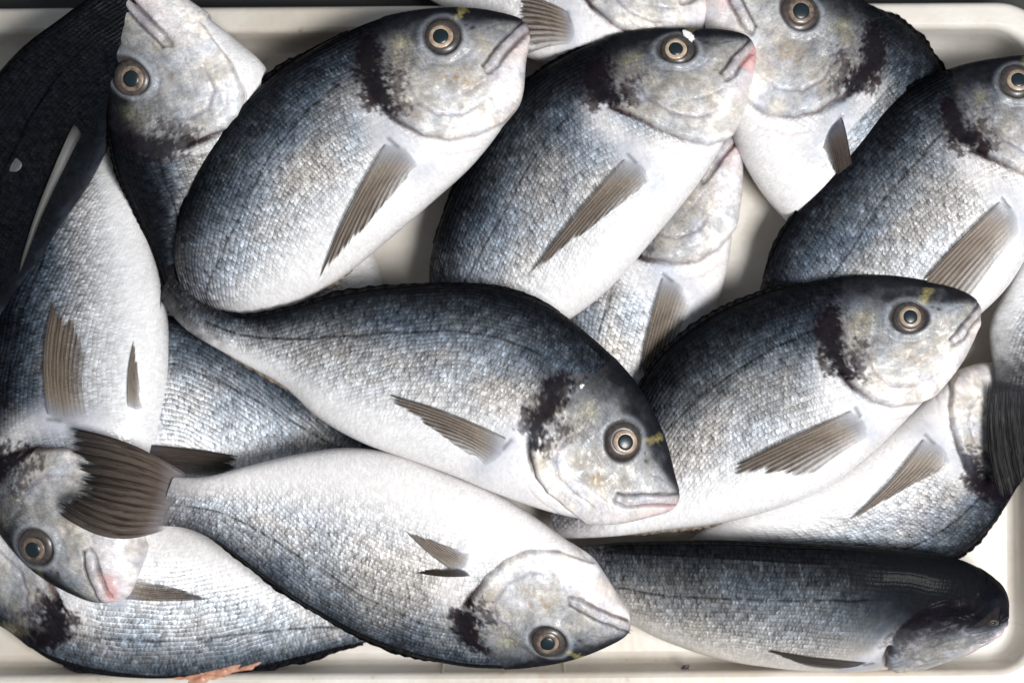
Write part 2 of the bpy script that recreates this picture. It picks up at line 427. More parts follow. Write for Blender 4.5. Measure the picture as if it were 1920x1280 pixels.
def build_fish(key, label, S, DV, z, lm=None, mirror=False, roll=0.0, tone=0.0, thick=.40, gold=.5, pink=.3, head_dark=0.0, dist=0, seed=None, noface=False, tail_dark=0.0, tail_from=.62, warm=0.0, contrast=1.0, dorsal=True, anal=True, eye=None, blot=1.0, finh=12, orb=1.0, nape=0.0, fb=()):
    seed = seed if seed is not None else sum(ord(c) * (i + 3) for i, c in enumerate(label)) % 9973
    rr = np.random.RandomState(seed)
    n = len(DV)
    D = [d for d, v in DV]; V = [v for d, v in DV]
    curve = np.array(V[::-1] + [S] + D, float)                # one closed-off outline so the snout is rounded
    NU, NT = 400, 170
    sp = np.linspace(0, 1, NU) ** 1.25 * n
    sp[0] = 0.012
    dc = catmull(curve, n + sp); vc = catmull(curve, n - sp)
    zl = catmull(np.array(z, float)[:, None], sp * (len(z) - 1) / n)[:, 0]
    mid = (dc + vc) / 2; ax = dc - vc; P = np.hypot(*ax.T) / 2 + 1e-6; ax = ax / (2 * P[:, None])
    seg = np.hypot(*np.diff(mid, axis=0).T); arc = np.concatenate([[0], np.cumsum(seg)]); Lm = arc[-1]; u = arc / Lm
    kk = np.interp(u, [0, .05, .12, .25, .4, .6, .8, .93, 1.0], np.array([.75, .62, .50, .44, .43, .40, .36, .34, .16]) * thick / .40)
    ro = math.radians(roll); cr, sr = math.cos(ro), math.sin(ro)
    h = P / np.sqrt(cr * cr + kk ** 2 * sr * sr); t = kk * h
    thT = np.linspace(0, np.pi, NT); thB = np.pi + np.linspace(0, np.pi, 44)[1:-1]
    idxB = np.clip(np.round((2 * np.pi - thB) / np.pi * (NT - 1)).astype(int), 0, NT - 1)
    thB = 2 * np.pi - thT[idxB]
    th = np.concatenate([thT, thB]); M = len(th)
    v = np.cos(th)[None, :] + 0 * u[:, None]; uu = u[:, None] + 0 * v
    lat = np.sign(np.sin(th)) * np.abs(np.sin(th)) ** .88 * (1 - .16 * np.cos(th))
    dd = h[:, None] * v; ll = t[:, None] * lat[None, :]
    a_off = dd * cr - ll * sr; z_off = dd * sr + ll * cr
    px = mid[:, 0:1] + ax[:, 0:1] * a_off; py = mid[:, 1:2] + ax[:, 1:2] * a_off
    zz = zl[:, None] + z_off
    # ---- drawing coordinates of the head (upper flank), copied to the other flank
    if lm is None: lm = {}
    if 'E' in lm:
        base, sc = similarity(lm.get('S', S), lm['E'], mirror)
    else:
        base, sc = None, 1.0
    if base: base.update({k: p for k, p in lm.items() if k in CAN})
    top = slice(0, NT)
    qx, qy = px[:, top], py[:, top]
    X = arc[:, None] + 0 * qx; Y = dd[:, top]
    if base:
        f = tps([base[k] for k in 'SEMTGK'], [CAN[k] for k in 'SEMTGK'])
        hx, hy = f(qx, qy)
        far = uu[:, top] > .55
        hx = np.where(far, -999, hx); hy = np.where(far, -999, hy)
    else:
        hx = np.full(qx.shape, -999.0); hy = hx.copy()
    n1 = fbm(X / 60, Y / 60, seed); n2 = fbm(X / 14, Y / 14, seed + 11, 3); n3 = fbm(X / 5.0, Y / 5.0, seed + 23, 2); n4 = fbm(X / 120 + 9, Y / 70, seed + 31, 3)
    vv = v[:, top]; ut = uu[:, top]
    e = vv + tone + (n1 - .5) * .34 + (n2 - .5) * .16
    e = np.clip(e * contrast + nape * sstep(.48, .18, ut) * sstep(-.9, 0, vv), -1, 1)
    e = np.where(vv > .9, np.maximum(e, vv), e)
    col = np.stack([np.interp(e, STOPS, COLS[:, c]) for c in range(3)], -1)
    # iridescent beige / blue patches
    w = np.clip((n4 - .5) * 5, -1, 1)[..., None]
    mid_m = (sstep(-.5, 0, vv) * (1 - sstep(.6, .9, vv)))[..., None]
    col = col * (1 + w * mid_m * np.array([.09, .02, -.06]) + warm * np.array([.12, .02, -.10]))
    disp = np.zeros(qx.shape)
    # flank muscle, slight pits and dents
    disp += (fbm(X / 90, Y / 90, seed + 51, 2) - .5) * 7 * np.sin(thT)[None, :]
    scaly = sstep(-.80, -.02, vv) * .85 + .13
    scaly = scaly * (1 - .85 * sstep(0, .25, nape * sstep(.48, .18, ut)))
    # lateral line
    vll = np.interp(ut, [.28, .4, .6, .8, 1.0], [.52, .50, .40, .20, .03]) + (vnoise(X / 40, X * 0, seed + 3) - .5) * .03
    dl = np.abs(vv - vll) * h[:, None]
    lm_ = np.exp(-(dl / 2.5) ** 2) * sstep(.30, .34, ut) * (.50 + .5 * (vnoise(X / 7, Y * 0, seed + 5) > .35)) * sstep(0.25, .5, vnoise(X / 70, Y * 0, seed + 6) + .32)
    col = col * (1 - .8 * lm_[..., None]); disp -= lm_ * 1.0
    # belly keel towards the throat a little pink
    def blend(mask, c):
        nonlocal col
        mk = np.clip(mask, 0, 1)[..., None]; col = col * (1 - mk) + np.array(c) * mk
    ins = np.zeros(qx.shape)
    if base:
        jit = (n2 - .5) * 10
        opd, opf = dist_poly(hx, hy, OP)
        isin = inside(hx, hy, HEADPOLY)
        sd = np.where(isin, opd, -opd)
        ins = sstep(-2, 3, sd)
        lowe = sstep(.38, .52, opf)                            # the free lower edge of the gill cover
        # head base colour
        hv = vv + (n1 - .5) * .3 + (n2 - .5) * .12 + head_dark
        HS = np.array([-1.01, -.6, -.2, .12, .40, .60, .76, 1.01])
        HCs = np.array([(.74, .705, .71), (.66, .65, .65), (.46, .455, .455), (.31, .31, .315), (.195, .20, .21), (.075, .08, .092), (.016, .017, .021), (.006, .006, .009)])
        hc = np.stack([np.interp(hv, HS, HCs[:, c]) for c in range(3)], -1)
        wm = np.clip((fbm(X / 30, Y / 30, seed + 71) - .45) * 4, -1, 1)[..., None]
        hc = hc * (1 + wm * np.array([.08, .03, -.06])) * (1 + (n3[..., None] - .5) * .5)
        hc = hc * (.80 + .40 * sstep(.3, .7, fbm(X / 22, Y / 22, seed + 95, 3)))[..., None]
        k_ = ins[..., None]; col = col * (1 - k_) + hc * k_
        scaly = scaly * (1 - ins) + .10 * ins
        hsc = np.exp(-((hx - 770) / 50) ** 2 - ((hy - 110) / 60) ** 2)     # cheek is scaled too
        scaly = np.maximum(scaly, .45 * hsc * ins)
        # whitish shoulder behind the gill cover
        d, fr = dist_poly(hx, hy, [(700, 200), (712, 250), (760, 300), (830, 310)])
        blend(np.exp(-(d / 26) ** 2) * (1 - ins) * .75, (.70, .68, .69)); scaly = scaly * (1 - .7 * np.exp(-(d / 34) ** 2) * (1 - ins))
        # gill plate relief
        disp += (fbm(hx / 24, hy / 24, 7, 2) - .5) * 9 * ins * np.sin(thT)[None, :] ** 2
        disp += sstep(0, 12, sd) * (9 * lowe + 2 * (1 - lowe)) * np.exp(-(np.maximum(sd, 0) / 55) ** 2)
        for pts, wd, dep, c, st_, prof in [
            ([(724, 212), (751, 235), (798, 262), (842, 270), (895, 262), (940, 238)], 2.6, 5.5, (.07, .022, .018), .97, (1, 1, .85, .7, .5, .2)),
            ([(775, 118), (766, 160), (785, 202), (822, 224), (868, 222), (908, 198)], 3.2, 3.6, (.16, .13, .18), .6, (.3, .8, 1, .9, .8, .4)),
            ([(986, 36), (962, 62), (934, 92), (906, 130)], 2.8, 5.2, (.03, .028, .036), .95, (.7, .8, 1, .9)),
            ([(994, 64), (974, 82), (952, 107), (932, 134), (914, 146)], 3.2, 9.0, (.025, .008, .01), 1.0, (1, 1, .9, .8, .5)),
            ([(906, 130), (911, 142), (922, 146)], 2.6, 3.0, (.10, .08, .09), .6, (1, 1, .4)),
            ([(792, 112), (812, 128), (845, 130), (878, 112), (896, 84)], 4.0, 2.2, (.30, .32, .38), .35, (.4, 1, 1, .8, .3)),
            ([(806, 290), (850, 296), (905, 284)], 2.2, 1.6, (.62, .40, .40), .5, (.3, 1, .4)),
            ([(840, 196), (880, 180), (912, 160)], 2.6, 1.6, (.34, .30, .38), .35, (.3, 1, .5)),
            ([(800, 238), (850, 246), (900, 232)], 2.0, 1.0, (.50, .44, .50), .35, (.3, 1, .5)),
            ([(912, 62), (930, 52), (952, 48)], 2.4, 1.2, (.12, .12, .14), .5, (.5, 1, .4))]:
            d, fr = dist_poly(hx + (n2 - .5) * 5, hy + (n1 - .5) * 6, pts)
            pr = np.interp(fr, np.linspace(0, 1, len(prof)), prof)
            g_ = np.exp(-(d / wd) ** 2) * pr
            disp -= g_ * dep; blend(g_ * st_, c)
        d, fr = dist_poly(hx, hy, [(720, 212), (749, 237), (792, 262)])
        g_ = np.exp(-(d / 4.2) ** 2) * np.interp(fr, [0, .5, 1], [.9, 1, .2]); disp -= g_ * 6; blend(g_ * .95, (.018, .007, .007))
        # lips: swollen band between the two grooves, white lower jaw
        d, fr = dist_poly(hx, hy, [(989, 50), (958, 78), (924, 124)])
        g_ = np.exp(-(d / 8) ** 2); disp += g_ * 4.5 * np.sin(thT)[None, :]; blend(g_ * .45, (.42, .37, .42))
        d, fr = dist_poly(hx, hy, [(990, 88), (965, 125), (935, 160)])
        g_ = np.exp(-(d / 17) ** 2); disp += g_ * 3.5 * np.sin(thT)[None, :]; blend(g_ * .55, (.72, .66, .68))
        d, fr = dist_poly(hx, hy, [(996, 66), (985, 84), (968, 104)])
        blend(np.exp(-(d / 13) ** 2) * pink * (.6 + n2 * .6), (.66, .34, .33))
        # dark shoulder blotch on the gill cover with frayed edge
        d, fr = dist_poly(hx, hy, [(694, 88), (692, 130), (708, 176), (738, 214)])
        ed = d + (n2 - .5) * 34 + (n3 - .5) * 20
        wd = np.interp(fr, [0, .3, .7, 1], [22, 34, 30, 14])
        blend(sstep(1.35, .45, (ed + (fbm(X / 3.2, Y / 6.0, seed + 91, 2) - .5) * 20) / wd) * .97 * blot, (.007, .005, .008))
        scaly = scaly * (1 - .6 * sstep(1.2, .8, ed / wd))
        d, fr = dist_poly(hx, hy, [(752, 150), (748, 190), (762, 214)])
        ed = d + (n3 - .5) * 36 + (n2 - .5) * 20
        blend(sstep(1.1, .3, ed / 17) * .72 * blot, (.028, .018, .022))
        d, fr = dist_poly(hx, hy, [(684, 188), (700, 212)])
        blend(sstep(1.1, .4, (d + (n3 - .5) * 24) / 12) * .85 * blot, (.03, .02, .022))
        # brass mottling of the cheek
        for c0, r0, s0 in (((856, 158), (38, 24), .75), ((780, 225), (26, 18), .45), ((745, 120), (22, 30), .35), ((905, 95), (26, 22), .25)):
            q = ((hx - c0[0]) / r0[0]) ** 2 + ((hy - c0[1]) / r0[1]) ** 2
            blend(np.exp(-q) * s0 * gold * 1.1 * sstep(.40, .62, n3 * .6 + n2 * .4) * ins, (.30, .20, .09))
        # golden bar before the eye, black brow, pale spot behind the eye
        d, fr = dist_poly(hx, hy, [(800, 36), (835, 30), (905, 30), (965, 28)])
        blend(np.exp(-(d / 15) ** 4) * .80 * (n2 * .5 + .7), (.012, .012, .016))
        d, fr = dist_poly(hx, hy, [(870, 16), (864, 28), (856, 42)])
        blend(sstep(1.25, .35, (d + (n2 - .5) * 16 + (n3 - .5) * 14) / 8) * min(.7, gold * .8) * (.5 + .5 * sstep(.35, .6, n3)), (.40, .34, .13))
        q = ((hx - 756) / 16) ** 2 + ((hy - 90) / 14) ** 2
        blend(np.exp(-q) * .55 * gold * (n3 + .4), (.45, .42, .26))
        for c0, r0 in (((886, 58), 4.2), ((874, 53), 2.6)):
            q = ((hx - c0[0]) / r0) ** 2 + ((hy - c0[1]) / r0) ** 2
            blend(np.exp(-q) * .9, (.03, .03, .04)); disp -= np.exp(-q) * 2.2
        q = np.hypot(hx - 832, hy - 78)
        disp += (np.exp(-((q - 40) / 7) ** 2) * 2.2 - sstep(36, 24, q) * 7) * orb
        blend(np.exp(-((q - 42) / 5) ** 2) * .30 * orb, (.42, .46, .52))
        blend(sstep(40, 33, q) * (.3 + .7 * orb), (.05, .045, .045))
    # tail root gets a fine grey bloom
    blend(sstep(.84, 1.0, ut + (n3 - .5) * .05) * .8, (.17, .16, .17))
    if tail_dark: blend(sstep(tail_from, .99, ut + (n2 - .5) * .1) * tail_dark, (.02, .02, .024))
    for La, Ra in fb:
        La = np.array(La, float); Ra = np.array(Ra, float); ww = np.linalg.norm(Ra - La)
        d, fr = dist_poly(qx, qy, [La, Ra])
        gp = np.exp(-(d / (ww * .42)) ** 2)
        blend(gp * .50 * (.7 + .6 * n2), (.34, .37, .46)); disp += gp * 4.5; scaly = scaly * (1 - gp)
        c_ = (La + Ra) / 2; oc_ = La + (La - Ra) * .02
        d, fr = dist_poly(qx, qy, [La, La * .7 + Ra * .3])
        g_ = np.exp(-(d / 3.4) ** 2); blend(g_ * .6, (.03, .028, .034)); disp -= g_ * 2
    # ---- normals of the smooth body, then displacement
    zc = zl[:, None] + 0 * px
    B = np.stack([px, -py, zz], -1)
    du = np.gradient(B, axis=0); dv = np.empty_like(B)
    dv[:] = np.roll(B, -1, axis=1) - np.roll(B, 1, axis=1)
    nn = np.cross(du, dv); nn /= np.linalg.norm(nn, axis=-1, keepdims=True) + 1e-9
    cen = np.stack([mid[:, 0], -mid[:, 1], zl], -1)[:, None, :]
    sgn = np.sign(((B - cen) * nn).sum()); nn *= sgn
    full = lambda a: np.concatenate([a, a[:, idxB]], axis=1)
    taper = sstep(0, .012, u)[:, None]
    B = B + nn * (full(disp) * taper)[..., None]
    B[-1] = cen[-1] + (B[-1] - cen[-1]) * .02; B[0] = cen[0] + (B[0] - cen[0]) * .02
    f_ = (HC - zl[:, None]) / HC
    Vw = np.stack([(B[..., 0] - 960) * f_ * U, (640 + B[..., 1]) * f_ * U, B[..., 2] * U], -1)
    oc = np.array([(mid[NU // 3, 0] - 960) * f_[NU // 3, 0] * U, (640 - mid[NU // 3, 1]) * f_[NU // 3, 0] * U, max(zl[NU // 3] - t[NU // 3], 0) * U])
    root = bpy.data.objects.new('sea_bream', None); link(root); root.location = oc
    tag(root, label, 'fish', 'sea bream piled in the crate')
    vt = Vw.reshape(-1, 3)
    q = grid_quads(NU, M, flip=(sgn > 0), closed_m=True)
    # end caps
    capS = vt[:M].mean(0); capT = vt[-M:].mean(0)
    vt2 = np.vstack([vt, capS, capT]); k0 = len(vt)
    j = np.arange(M); j2 = (j + 1) % M
    c1 = np.stack([np.full(M, k0), j, j2, j2], 1); c2 = np.stack([np.full(M, k0 + 1), (NU - 1) * M + j2, (NU - 1) * M + j, (NU - 1) * M + j], 1)
    colf = full(col).reshape(-1, 3); scf = full(scaly).ravel()
    off = rr.rand() * 400
    sgnv = np.concatenate([np.ones(NT), -np.ones(M - NT)])[None, :]
    thv = np.where(th > np.pi, th - 2 * np.pi, th)[None, :]
    uvx = arc[:, None] + off + 0 * v; lt = t[:, None] * lat[None, :NT]; ht = h[:, None] * np.cos(thT)[None, :]
    arcv = np.concatenate([np.zeros((NU, 1)), np.cumsum(np.hypot(np.diff(lt, axis=1), np.diff(ht, axis=1)), axis=1)], axis=1)
    uvy = full(arcv) * sgnv + off
    # stretch so that scales keep their size over the rounded edges
    uvf = np.stack([uvx.ravel(), uvy.ravel()], -1)
    uvf = np.vstack([uvf, uvf[0], uvf[-1]]); colf = np.vstack([colf, colf[0], colf[-1]]); scf = np.concatenate([scf, [0, 0]])
    allq = np.vstack([q, c1[:, [0, 1, 2, 3]], c2])
    # triangles of the caps are written as a separate ring of tiny quads: drop the repeated corner by nudging
    fish = Fish(); fish.root = root; fish.oc = oc; fish.label = label; fish.sc = sc; fish.base = base
    allq = q
    body = mesh_obj('body', vt, q, SKIN, root, uv=uvf[:-2], cols=np.clip(colf[:-2], 0, 1), floats={'scaly': scf[:-2], 'speck': full(ins * sstep(-.95, -.2, vv)).ravel()}, origin=oc)
    # close snout and tail root (small fans)
    for nm, ringi, cap in (('snout_tip', 0, capS), ('tail_root', NU - 1, capT)):
        bm_v = vt[ringi * M:(ringi + 1) * M]
        me = body.data
        pass
    fish.body = body
    # smooth surface samples for putting eyes and fins on the body
    keep = zz[:, top] - np.roll(zz[:, top], 0) == 0
    s_ = slice(None, None, 3)
    fish.sx, fish.sy = px[s_, top][:, ::3].ravel(), py[s_, top][:, ::3].ravel()
    fish.sz = (zz[:, top] + disp * taper)[s_][:, ::3].ravel()
    fish.sn = nn[s_, top][:, ::3].reshape(-1, 3)
    fish.szc = zc[s_, top][:, ::3].ravel()
    FISH[key] = fish
    # low folded dorsal and anal fins riding on the back and belly edge
    def ridge(name, th0, u0, u1, hh, spines, mat, sgn_):
        ns = 150; ui = np.linspace(u0, u1, ns)
        ii = np.interp(ui, u, np.arange(NU)); i0 = ii.astype(int)
        base_p = B[i0, 0 if sgn_ > 0 else NT - 1]
        dirn = np.stack([ax[i0, 0] * cr * sgn_, -ax[i0, 1] * cr * sgn_, np.full(ns, sr * sgn_)], -1)
        x = np.linspace(0, 1, ns)
        prof = hh * np.sin(np.pi * np.clip(x, 0.02, .98)) ** .45 * (.72 + .5 * np.abs(((x * spines + 1.2 * vnoise(x * 8, x * 0, seed + 79)) % 1) - .5)) * (.45 + .9 * vnoise(x * 11, x * 0, seed + 77))
        rows = []; uvr = []
        tn = np.stack([-dirn[:, 1], dirn[:, 0], dirn[:, 2] * 0], -1)
        for k, (fh, sd_) in enumerate(((-.5, 1), (.45, .8), (1.0, .0), (.45, -.8), (-.5, -1))):
            lean = np.array([0, 0, 1.0])
            rows.append(base_p + dirn * (prof * fh)[:, None] + lean * (sd_ * 1.1)); uvr.append(np.stack([np.full(ns, max(fh, 0)), x * spines / 13.0 * 1.0], -1))
        R_ = np.stack(rows, 1); fz = (HC - zl[i0][:, None]) / HC
        Vr = np.stack([(R_[..., 0] - 960) * fz * U, (640 + R_[..., 1]) * fz * U, R_[..., 2] * U], -1).reshape(-1, 3)
        return mesh_obj(name, Vr, grid_quads(ns, 5), mat, root, uv=np.stack(uvr, 1).reshape(-1, 2), origin=oc)
    if dorsal: ridge('dorsal_fin', 0, .34, .88, finh * (.6 if roll > 20 else 1), 22, FIN_B, 1)
    if anal: ridge('anal_fin', 0, .66, .86, finh * .8, 12, FIN_P if tone < .2 else FIN_G, -1)
    if eye is not False and base: add_eye(fish, base['E'], sc, **(eye or {}))
    return fish

def surf(fish, x, y):
    x = np.atleast_1d(np.asarray(x, float)); y = np.atleast_1d(np.asarray(y, float))
    zo, no, co = [], [], []
    for a, b in zip(x, y):
        d2 = (fish.sx - a) ** 2 + (fish.sy - b) ** 2
        idx = np.argpartition(d2, 14)[:14]
        zt = fish.sz[idx]
        w = 1 / (d2[idx] + 12.0); w = w * (zt > zt.max() - 25); w /= w.sum()
        zo.append((fish.sz[idx] * w).sum()); no.append((fish.sn[idx] * w[:, None]).sum(0)); co.append((fish.szc[idx] * w).sum())
    return np.array(zo), np.array(no), np.array(co)

def add_eye(fish, E, sc, r=34.0, dark=False, squash=1.0, lift=0.0, lookx=0.0, looky=0.0, parent_r=1.0):
    z, nrm, zc = surf(fish, E[0], E[1]); z = z[0]; zc = zc[0]
    nv = nrm[0] / np.linalg.norm(nrm[0]); nv = nv * [1, 1, 1.0]; nv[2] = abs(nv[2]) + .35; nv /= np.linalg.norm(nv)
    a = np.cross(nv, [0, 1, 0]); a /= np.linalg.norm(a); b = np.cross(nv, a)
    f_ = (HC - zc) / HC
    C0 = np.array([(E[0] - 960) * f_ * U, (640 - E[1]) * f_ * U, (z + 1.0 + lift) * U])
    R = r * sc if sc < 1.3 else r
    R = np.clip(R * .95, 12, 36)
    er = np.random.RandomState(int(E[0])); lookx += er.uniform(-3, 3); looky += er.uniform(-3, 3)
    def dome(name, prof, mat, par, cx=0, cy=0, org=fish.oc, wob=0.0):
        ns = 48; V = []
        for rr_, hh in prof:
            for k in range(ns):
                an = 2 * math.pi * k / ns
                q = rr_ * (1 + wob * math.cos(an - .8))
                V.append(C0 + U * (a * (cx + q * math.cos(an)) + b * (cy + q * math.sin(an)) * squash + nv * hh))
        n = len(prof)
        return mesh_obj(name, V, grid_quads(n, ns, True, True), mat, par, origin=org)
    rim = dome('eye', [(R * 1.06, -3), (R * 1.02, 2.5), (R * .94, 5.5), (R * .84, 7.8), (R * .74, 9.0), (R * .64, 9.6), (R * .56, 8)], EYE_RIM, fish.root)
    dome('iris', [(R * .67, 7.6), (R * .65, 9.4), (R * .61, 10.2), (R * .55, 10.9), (R * .50, 11.3), (R * .43, 11.5), (R * .38, 10.6)], IRIS_D if dark else IRIS, rim, lookx, looky)
    dome('pupil', [(R * .45, 10.2), (R * .42, 11.8), (R * .30, 12.8), (R * .18, 13.4), (R * .06, 13.7), (.01, 13.7)], PUPIL, rim, lookx, looky, wob=.06)

def lerp(a, b, t): return np.asarray(a) * (1 - t) + np.asarray(b) * t

def fin_on(fish, name, L0, R0, tip, trail=.45, mat=None, arch=8.0, bend=4.0, label=None, lift=3.0, rag=.05, tipR=None, ns=36, nt=27):
    """a folded fin lying on the flank: leading edge L0 -> tip, trailing edge from R0"""
    L0, R0, tip = np.array(L0, float), np.array(R0, float), np.array(tip, float)
    if tipR is None: tipR = R0 + (tip - R0) * (trail - .38)
    tipR = np.array(tipR, float)
    rr = np.random.RandomState(int(abs(L0[0] * 7 + tip[1])) % 10007)
    s = np.linspace(0, 1, ns); t = np.linspace(0, 1, nt)
    Sg, Tg = np.meshgrid(s, t, indexing='ij')
    ragv = 1 - rag * (.5 + .5 * np.sin(t * 11 + rr.rand() * 6)) * (.6 + .4 * np.sin(t * 29))
    perp = np.array([-(tip - L0)[1], (tip - L0)[0]]) / (np.linalg.norm(tip - L0) + 1e-6)
    side = np.sign(((R0 - L0) * perp).sum()) or 1
    bp = L0[None, None] * (1 - Tg[..., None]) + R0[None, None] * Tg[..., None]
    bow = np.sin(np.pi * Tg)[..., None] * ((L0 - tip) / (np.linalg.norm(tip - L0))) * np.linalg.norm(R0 - L0) * .22
    bp = bp + bow
    tt = Tg ** 1.35
    ep = tip[None, None] * (1 - tt[..., None]) + tipR[None, None] * tt[..., None]
    Sr = Sg * ragv[None, :]
    pt = bp * (1 - Sr[..., None]) + ep * Sr[..., None] - perp * side * (bend * np.sin(np.pi * Sr) )[..., None]
    z, nrm, zc = surf(fish, pt[..., 0].ravel(), pt[..., 1].ravel())
    z = z.reshape(Sg.shape); zc = zc.reshape(Sg.shape)
    # smooth heights a little so that the fin stays a stiff sheet
    for _ in range(6):
        z[1:-1] = (z[:-2] + z[1:-1] + z[2:]) / 3; z[:, 1:-1] = (z[:, :-2] + z[:, 1:-1] + z[:, 2:]) / 3
    zz = z + lift * sstep(0, .12, Sg) - 3 * (1 - sstep(0, .1, Sg)) + arch * np.sin(np.pi * np.clip(Sg * .9 + .05, 0, 1)) * (1 - Tg * .7) + 1.0 * np.sin(Tg * 13 * 2 * np.pi) * sstep(.1, .3, Sg)
    f_ = (HC - zc) / HC
    def V3(off): return np.stack([(pt[..., 0] - 960) * f_ * U, (640 - pt[..., 1]) * f_ * U, (zz + off) * U], -1).reshape(-1, 3)
    A = V3(0); Bm = V3(-1.2)
    n_ = len(A); q = grid_quads(ns, nt)
    V_ = np.vstack([A, Bm]); Q = [q, q[:, ::-1] + n_]
    e = [i * nt for i in range(ns)] + [(ns - 1) * nt + j for j in range(1, nt)] + [i * nt + nt - 1 for i in range(ns - 2, -1, -1)] + list(range(nt - 2, 0, -1))
    e = np.array(e); e2 = np.roll(e, -1)
    Q.append(np.stack([e, e2, e2 + n_, e + n_], 1))
    uv = np.stack([Sg.ravel(), Tg.ravel()], -1)
    o = mesh_obj(name, V_, np.vstack(Q), mat or FIN, fish.root, uv=np.vstack([uv, uv]), origin=fish.oc)
    if label: o['label'] = label
    return o

def tail_fin(fish, bD, bV, tD, tV, fork, z0, z1, mat=None, eD=(0, 0), eV=(0, 0), label=None, rag=.16):
    """forked fan: base edge bD-bV, lobe tips tD / tV, notch at fork; eD / eV push the outer edges out"""
    mat = mat or FIN_T
    ns, nt = 34, 61
    bD, bV, tD, tV, fork = [np.array(p, float) for p in (bD, bV, tD, tV, fork)]
    inw = (bD + bV) / 2 - fork; inw = inw / np.linalg.norm(inw) * 24; bD = bD + inw; bV = bV + inw
    rr = np.random.RandomState(int(bD[0] + tV[1]) % 9999)
    Sg, Tg = np.meshgrid(np.linspace(0, 1, ns), np.linspace(0, 1, nt), indexing='ij')
    bp = bD * (1 - Tg[..., None]) + bV * Tg[..., None]
    m = 1 - np.abs(2 * Tg - 1)                              # 0 at the lobes, 1 at the notch
    out = np.where(Tg[..., None] < .5, tD * (1 - m[..., None] ** .8) + fork * m[..., None] ** .8, tV * (1 - m[..., None] ** .8) + fork * m[..., None] ** .8)
    ragv = (1 - rag * rr.rand(nt) * (0.3 + m[0])) * (1 - .05 * np.sin(np.linspace(0, 43, nt)) * m[0])
    Sr = Sg * ragv[None, :]
    pt = bp * (1 - Sr[..., None]) + out * Sr[..., None]
    edge = np.sin(np.pi * Sg)[..., None]
    pt = pt + edge * (np.array(eD) * np.clip(1 - 2 * Tg, 0, 1)[..., None] + np.array(eV) * np.clip(2 * Tg - 1, 0, 1)[..., None])
    z = z0 + (z1 - z0) * Sg ** 1.1 + 2.2 * np.sin(Tg * 17 * 2 * np.pi) * sstep(.1, .5, Sg) + 7 * np.sin(Tg * 7) * Sg
    th = 11 * (1 - sstep(0, .40, Sg)) + 1.0
    f_ = (HC - z0) / HC
    def V3(off): return np.stack([(pt[..., 0] - 960) * f_ * U, (640 - pt[..., 1]) * f_ * U, (z + off) * U], -1).reshape(-1, 3)
    A, Bm = V3(th), V3(-th); n_ = len(A); q = grid_quads(ns, nt)
    e = [i * nt for i in range(ns)] + [(ns - 1) * nt + j for j in range(1, nt)] + [i * nt + nt - 1 for i in range(ns - 2, -1, -1)] + list(range(nt - 2, 0, -1))
    e = np.array(e); e2 = np.roll(e, -1)
    uv = np.stack([Sg.ravel(), .15 + .85 * Tg.ravel()], -1)
    o = mesh_obj('tail_fin', np.vstack([A, Bm]), np.vstack([q, q[:, ::-1] + n_, np.stack([e, e2, e2 + n_, e + n_], 1)]), mat, fish.root, uv=np.vstack([uv, uv]), origin=fish.oc)
    if label: o['label'] = label
    return o

# ------------------------------------------------------------------ the fish, lowest layer first
fish = build_fish
# fish lying under the two upper ones, only a strip seen
q = fish('under_left', 'sea bream showing only a narrow strip left of the pale floor gap in the centre', (620, 770),
     [((560, 735), (668, 745)), ((500, 670), (706, 690)), ((478, 580), (722, 610)), ((476, 500), (712, 510)), ((480, 430), (672, 420)), ((490, 360), (620, 350)), ((510, 300), (580, 300)), ((530, 260), (560, 255))],
     [50, 50], tone=-.25, seed=5, dorsal=False, anal=False, eye=False)
# white fish under the gap in the middle
f = fish('gap', 'white sea bream with hidden head in the middle gap, its pectoral fin hanging down', (1378, 255),
     [((1340, 240), (1392, 305)), ((1262, 275), (1378, 400)), ((1175, 350), (1362, 510)), ((1110, 450), (1330, 605)), ((1072, 545), (1272, 690)), ((1050, 640), (1200, 760)), ((1010, 740), (1120, 810)), ((980, 800), (1050, 845)), ((960, 840), (1000, 870))],
     [62, 60, 55, 55], lm={'S': (1378, 255), 'E': (1235, 290), 'M': (1310, 340), 'T': (1120, 380), 'G': (1208, 487), 'K': (1345, 470)}, tone=-.42, gold=.5, eye=False, seed=12, blot=.9, fb=[((1238, 515), (1292, 560))])
fin_on(f, 'pectoral_fin', (1238, 515), (1292, 560), (1192, 715), tipR=(1262, 660), mat=FIN, bend=4)
# fish along the top edge
f = fish('top', 'pale sea bream along the top edge, fanned fin beside a snout', (1345, -25),
     [((1315, -75), (1335, 25)), ((1215, -150), (1260, 95)), ((1090, -190), (1150, 140)), ((970, -190), (1010, 118)), ((850, -165), (890, 50)), ((750, -130), (780, -12)), ((680, -110), (690, -45)), ((620, -95), (625, -55))],
     [85, 80, 60, 60], lm={'S': (1345, -25), 'E': (1230, -85), 'M': (1270, 10), 'T': (1100, -100), 'G': (1105, 25), 'K': (1230, 95)}, tone=-.5, gold=.3, eye=False, seed=31, blot=.4, anal=False, roll=-12, fb=[((1062, 38), (1072, 96))])
fin_on(f, 'pectoral_fin', (1062, 38), (1072, 96), (968, 5), tipR=(978, 112), mat=FIN, arch=10, rag=.1)
